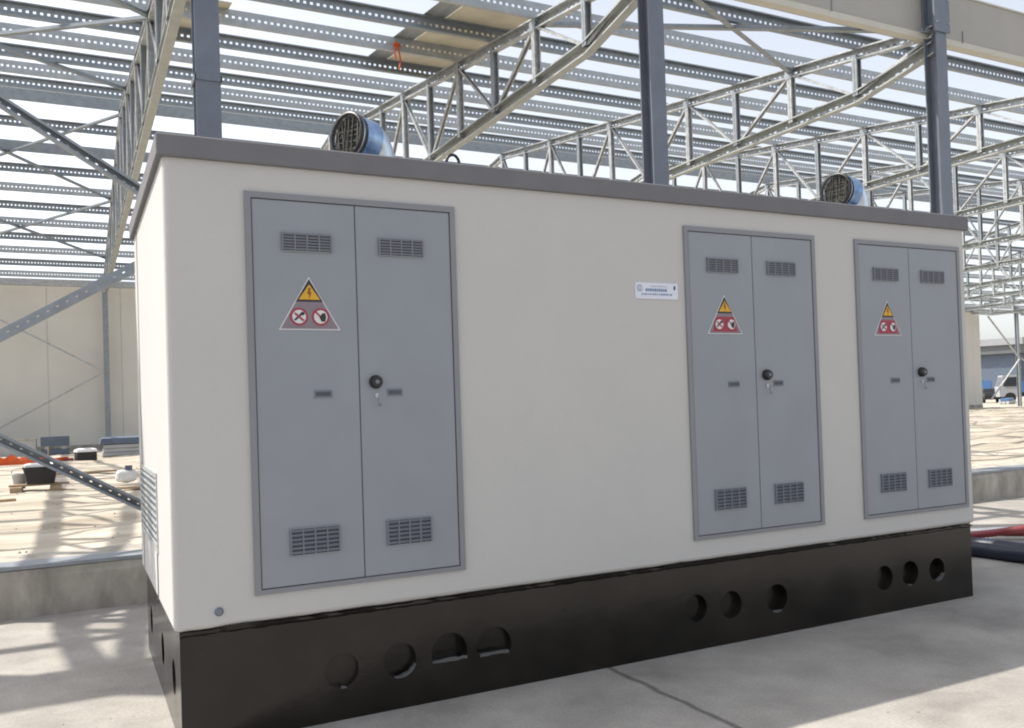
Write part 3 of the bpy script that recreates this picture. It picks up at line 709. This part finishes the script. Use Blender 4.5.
# ------------------------------------------------------------------ things on the site, left of the cabin
def at_ground(name, loc, lab, cat, rz=0, group=None):
    t = thing(name, loc, lab, cat, group); t.rotation_euler.z = rz; return t
t_ = at_ground('plastic_tub', (-1.05, 14.8, ZI+.05), 'black plastic tub with white lid on a low wooden sledge beside the lowest brace', 'tub')
q = MB(); q.rings([rrect(-.24,-.18,.24,.18,.05,.10), rrect(-.30,-.22,.30,.22,.05,.40), rrect(-.315,-.235,.315,.235,.05,.405), rrect(-.315,-.235,.315,.235,.05,.43)], 'black', False); q.build('tub_body', t_)
q = MB(); q.rings([rrect(-.28,-.2,.30,.2,.04,.431), rrect(-.28,-.2,.30,.2,.04,.48), rrect(-.2,-.15,.2,.15,.04,.50)], 'white', False); q.build('lid', t_)
q = MB()
for xx in (-.42, .26): q.box((xx-.1, -.35, -.06), (xx+.1, .35, .06), 'wood')
q.box((-.55,-.12,.061),(.5,.12,.098),'wood'); q.build('sledge', t_)
t_ = at_ground('bucket', (-1.43, 15.1, ZI+.11), 'pale grey bucket standing against the black tub', 'bucket')
q = MB(); q.rings([q.circ((0,0,z_),(0,0,1),r_,18) for z_, r_ in ((-.06,.10),(.2,.135),(.21,.145),(.24,.145),(.24,.125),(-.03,.095))], 'palegrey', True, True, True); q.build('bucket_body', t_)
q = MB(); q.tube([(-.14,0,.22),(-.1,-.06,.33),(.1,-.06,.33),(.14,0,.22)], .008, 'zincdark', 6); q.build('bucket_handle', t_)
t_ = at_ground('crate', (-.12, 27.6, ZI), 'small dark crate with white lid near the far beige wall', 'crate', .2)
q = MB(); q.box((-.3,-.22,.0),(.3,.22,.30),'black'); q.build('crate_body', t_)
q = MB(); q.rings([rrect(-.33,-.25,.33,.25,.03,.301), rrect(-.31,-.23,.31,.23,.03,.38), rrect(-.2,-.15,.2,.15,.03,.42)], 'white', False); q.build('lid', t_)
t_ = at_ground('cement_sack', (.52, 15.5, ZI), 'white cement sack lying beside the left wall of the cabin', 'sack')
q = MB(); rs = []
for i in range(9):
    f = i/8; e = (1-abs(2*f-1)**3)**.5*.92+.08
    rs.append([Vector(((-1.0 if f<0 else 1)*math.copysign(abs(math.cos(t_a))**.6, math.cos(t_a))*.21*e*(1+.05*math.sin(2*t_a+i)), math.copysign(abs(math.sin(t_a))**.6, math.sin(t_a))*.15*e, f*.30+.02*math.sin(t_a*2)*f)) for t_a in [2*math.pi*j/20 for j in range(20)]])
q.rings(rs, 'sack'); q.build('sack_body', t_)
q = MB(); q.box((-.02,-.07,.285),(.12,.06,.37),'bluegrey'); q.box((-.13,-.05,.285),(-.03,.05,.315),'wood'); q.build('offcut_on_sack', t_)
# orange barrier net on posts
t_ = at_ground('barrier_net', (-3.3, 27.2, ZI), 'sagging orange barrier net along the ground near the far wall', 'barrier')
q = MB(); vs = []; NN = 22
for i in range(NN+1):
    xx = -2.4 + 4.5*i/NN; top = .42 - .14*math.sin(i*1.3)**2 - .10*(i/NN)
    vs += [(xx, .06*math.sin(i*.9), .0), (xx, .05*math.sin(i*.9+1), top*.55), (xx, .06*math.sin(i*.7), top)]
q.add(vs, [(i*3+c, (i+1)*3+c, (i+1)*3+c+1, i*3+c+1) for i in range(NN) for c in (0,1)], 'orange'); q.build('net', t_)
for xx in (-2.4, -.15, 2.1):
    q = MB(); q.cyl((xx,-.02,-.05),(xx,-.02,.55),.02,'wood',n=8); q.build('stake', t_)
t_ = at_ground('block_stack', (-1.12, 35.0, ZI), 'two dark blue grey beams stacked near the far wall behind the low brace', 'beams')
q = MB(); q.box((-.5,-.35,.0),(.5,.35,.22),'bluegrey'); q.build('beam', t_)
q = MB(); q.box((-.52,-.36,.35),(.5,.36,.72),'bluegrey'); q.build('beam', t_)
for sx_ in (-.3, .3):
    q = MB(); q.box((sx_-.08,-.3,.221),(sx_+.08,.3,.349),'palegrey'); q.build('spacer', t_)
t_ = at_ground('slab_stack', (1.55, 30.5, ZI), 'pale slab stack under a dark blue grey sheet beside the cabin', 'slabs')
q = MB()
for i in range(3): q.box((-1.1+.03*i,-.5,.14*i+.02),(1.2-.02*i,.5,.14*i+.145),'palegrey')
q.build('slabs', t_)
q = MB(); q.rings([rrect(-1.2,-.56,1.3,.56,.04,.46), rrect(-1.15,-.52,1.25,.52,.04,.66), rrect(-1.0,-.4,1.1,.4,.04,.70)], 'bluegrey', False); q.build('cover_sheet', t_)
t_ = at_ground('low_platform', (-2.9, 35.3, ZI), 'long pale grey platform at the foot of the far wall', 'platform')
q = MB(); q.box((-2.4,-.5,0),(1.1,.5,.62),'palegrey'); q.build('deck', t_)
q = MB(); q.box((-2.4,-.54,.621),(1.12,.54,.67),'kerb'); q.build('coping', t_)
# red offcuts and planks
q = MB(); q.bar((-.3,0,.06),(.3,.1,.1),.14,.10,'orange'); q.bar((-.1,.2,.06),(.45,-.1,.05),.10,.10,'redhose')
tag(q.build('offcuts', None, (-.95, 28.0, ZI)), 'heap of red and orange offcuts beside the small dark crate', 'offcuts')
spots = [(-1.9,12.2,.1,1.1),(.35,13.3,-.35,.9),(-.3,19.5,.15,1.6)]
plabs = ['weathered plank lying in front of the black tub','weathered plank lying close to the white sack','long weathered plank lying behind the black tub','long plank lying near the orange net','weathered plank lying just behind the kerb','long weathered plank lying before the small dark crate']
for (x, y, rz, ln), lb in zip(spots, plabs):
    q = MB(); q.box((-ln/2,-.09,0),(ln/2,.09,.045),'wood')
    o = q.build('plank', None, (x, y, ZI+.035)); o.rotation_euler.z = rz; tag(o, lb, 'plank', 'loose planks on the soil')
# loose stones: uncountable grit on the soil and the apron
q = MB()
for i in range(1500):
    if random.random() < .55: x, y, z = random.uniform(-4,40), 5.4+random.random()**2*25, ZI+.0
    else: x, y, z = random.uniform(-2,10), random.uniform(-3,4.1), .0
    if y < 4.2 and -.1 < x < 6.6 and -.1 < y < 2.6: continue
    r_ = random.uniform(.008,.035) if y > 4.5 else random.uniform(.003,.009)
    a_ = random.uniform(0,6)
    pts = [(x+r_*math.cos(a_+k_*2.1)*random.uniform(.6,1.3), y+r_*math.sin(a_+k_*2.1)*random.uniform(.6,1.3), z) for k_ in range(3)]
    if y > 4.5: pts = [(p[0],p[1],p[2]+.03) for p in pts]; z += .03
    q.add(pts+[(x,y,z+r_*random.uniform(.5,.9))], [(0,1,3),(1,2,3),(2,0,3)], 'kerb' if random.random()<.6 else 'soil')
tag(q.build('gravel'), 'scattered small stones on the soil and the pavement', 'gravel', kind='stuff')

# ------------------------------------------------------------------ hoses right of the cabin
for pts, r_, m_, lb in (
    ([(6.47,2.05,.13),(7.3,1.95,.10),(7.95,1.6,.08),(8.13,1.15,.08),(8.16,.7,.08),(8.35,.2,.08),(9.2,-.3,.08)], .075, 'navy', 'thick navy corrugated conduit leaving the right end of the plinth'),
    ([(6.47,2.25,.13),(7.4,2.2,.10),(8.2,1.85,.08),(8.42,1.35,.08),(8.5,.8,.08),(9.0,.2,.08)], .070, 'navy', 'second navy corrugated conduit lying behind the thick one'),
    ([(8.85,2.0,.05),(8.95,1.6,.12),(9.15,1.25,.2),(9.7,.95,.20),(10.6,.9,.15)], .04, 'redhose', 'red corrugated conduit lying over the navy ones'),
    ([(9.0,2.2,.05),(9.2,1.85,.08),(9.6,1.5,.08),(10.2,1.35,.08),(11.0,1.4,.06)], .04, 'redhose', 'red corrugated conduit lying flat behind the navy ones'),
    ([(8.95,2.1,.05),(9.15,1.7,.13),(9.6,1.3,.14),(10.4,1.2,.1)], .03, 'white', 'pale conduit lying between the red ones')):
    q = MB(); q.tube(pts, r_, m_, 12, rib=.10); tag(q.build('conduit'), lb, 'conduit', 'corrugated conduits right of the cabin')

# ------------------------------------------------------------------ beyond the open wall end
def wheels(t, spots, r_, w_):
    for (x, y) in spots:
        q = MB(); q.cyl((x,y-w_/2,r_),(x,y+w_/2,r_),r_,'rubber',n=20); wo = q.build('wheel', t)
        q = MB(); q.cyl((x,y-w_/2-.012,r_),(x,y-w_/2-.002,r_),r_*.55,'palegrey',n=16); q.build('rim', wo)
def car(loc, rz, m, lab):
    t = at_ground('parked_car', loc, lab, 'car', rz)
    side_ = [(-2.1,.35),(-2.15,.75),(-1.95,.98),(-1.3,1.02),(-.75,1.45),(.75,1.47),(1.35,1.02),(2.05,.9),(2.15,.6),(2.1,.35)]
    q = MB(); rs = []
    for yy, sc in ((-.86,.94),(-.80,1),(.80,1),(.86,.94)):
        rs.append([Vector((p[0]*(.99 if abs(yy)>.81 else 1), yy*(.82 if p[1]>1.1 else 1), .35+(p[1]-.35)*(sc if p[1]>1.1 else 1))) for p in side_])
    q.rings(rs, m, False); q.build('body', t)
    for yy in (-1,1):
        q = MB(); q.add([(-1.15,yy*.868,1.05),(1.15,yy*.868,1.05),(.68,yy*.725,1.40),(-.68,yy*.725,1.40)], [(0,1,2,3)], 'glass'); q.build('window', t)
    wheels(t, ((-1.35,-.8),(1.35,-.8),(-1.35,.8),(1.35,.8)), .33, .22)
car((83.0, 52.9, ZI), .75, 'black', 'dark car parked past the end of the beige wall')
t_ = at_ground('parked_truck', (83.2, 48.2, ZI), 'grey cab truck with blue load bed parked beyond the lone far column', 'truck', 2.35)
q = MB(); pr = [(1.6,.6),(3.4,.6),(3.45,1.5),(3.1,2.7),(1.6,2.75)]
q.rings([[Vector((p[0], yy*(.94 if p[1]>2 else 1), p[1])) for p in pr] for yy in (-1.15,1.15)], 'render', False); q.build('cab', t_)
q = MB(); q.add([(3.415,-.95,1.65),(3.415,.95,1.65),(3.14,.9,2.55),(3.14,-.9,2.55)], [(0,1,2,3)], 'glass'); q.v = [v+Vector((.03,0,0)) for v in q.v]; q.build('windscreen', t_)
for yy in (-1,1):
    q = MB(); q.add([(1.9,yy*1.165,1.6),(3.1,yy*1.165,1.6),(2.95,yy*1.12,2.5),(1.9,yy*1.12,2.5)], [(0,1,2,3)], 'glass'); q.build('window', t_)
q = MB(); q.box((-3.4,-1.2,1.0),(1.5,1.2,1.2),'truckblue')
for yy in (-1.2,1.14): q.box((-3.4,yy,1.201),(1.5,yy+.06,2.0),'truckblue')
q.box((-3.4,-1.139,1.201),(-3.34,1.139,2.0),'truckblue'); q.build('load_bed', t_)
q = MB(); q.box((-3.3,-.5,.6),(1.6,.5,.99),'black'); q.build('chassis', t_)
wheels(t_, ((2.5,-1.0),(2.5,1.0),(-2.3,-1.0),(-2.3,1.0)), .5, .35)
t_ = at_ground('blue_container', (113, 75.0, ZI), 'small blue site container standing behind the dark car', 'container', .6)
q = MB(); q.box((-1.5,-1.2,.1),(1.5,1.2,2.6),'truckblue')
for i in range(9): q.box((-1.4+i*.34,-1.235,.2),(-1.25+i*.34,-1.2002,2.5),'truckblue')
q.build('shell', t_)
q = MB(); q.box((-.45,-1.26,.2),(.45,-1.236,2.2),'bluegrey'); q.build('door', t_)
t_ = at_ground('stacked_pipes', (74.8, 45.6, ZI), 'bundle of pale blue pipes lying in front of the parked truck', 'pipes', .4)
q = MB()
for (a_, b_) in ((-.3,.15),(0,.15),(.3,.15),(-.15,.41),(.15,.41)): q.cyl((-1.5,a_,b_),(1.5,a_,b_),.145,'bluefilm' if b_>.3 else 'palegrey',n=12)
q.build('pipes', t_)
# low industrial building in the distance
t_ = at_ground('warehouse', (190, 118, ZI), 'long low grey warehouse with dark flat roof in the distance', 'warehouse', .35)
q = MB(); q.box((-60,-12,0),(70,12,7.2),'bluegrey'); q.build('wall', t_)
q = MB(); q.box((-61,-13,7.2),(71,13,8.6),'slate'); q.box((-61.4,-13.4,8.601),(71.4,13.4,9.7),'render'); q.build('roof', t_)
for i in range(14):
    q = MB(); x = -56 + i*9; q.box((x,-12.08,3.4),(x+6.5,-12.002,6.2),'bluegrey'); q.build('window', t_)
for i in range(4):
    q = MB(); x = -48 + i*30; q.box((x-6.0+4,-12.1,0),(x+2,-12.003,3.2),'slate'); q.build('gate', t_)
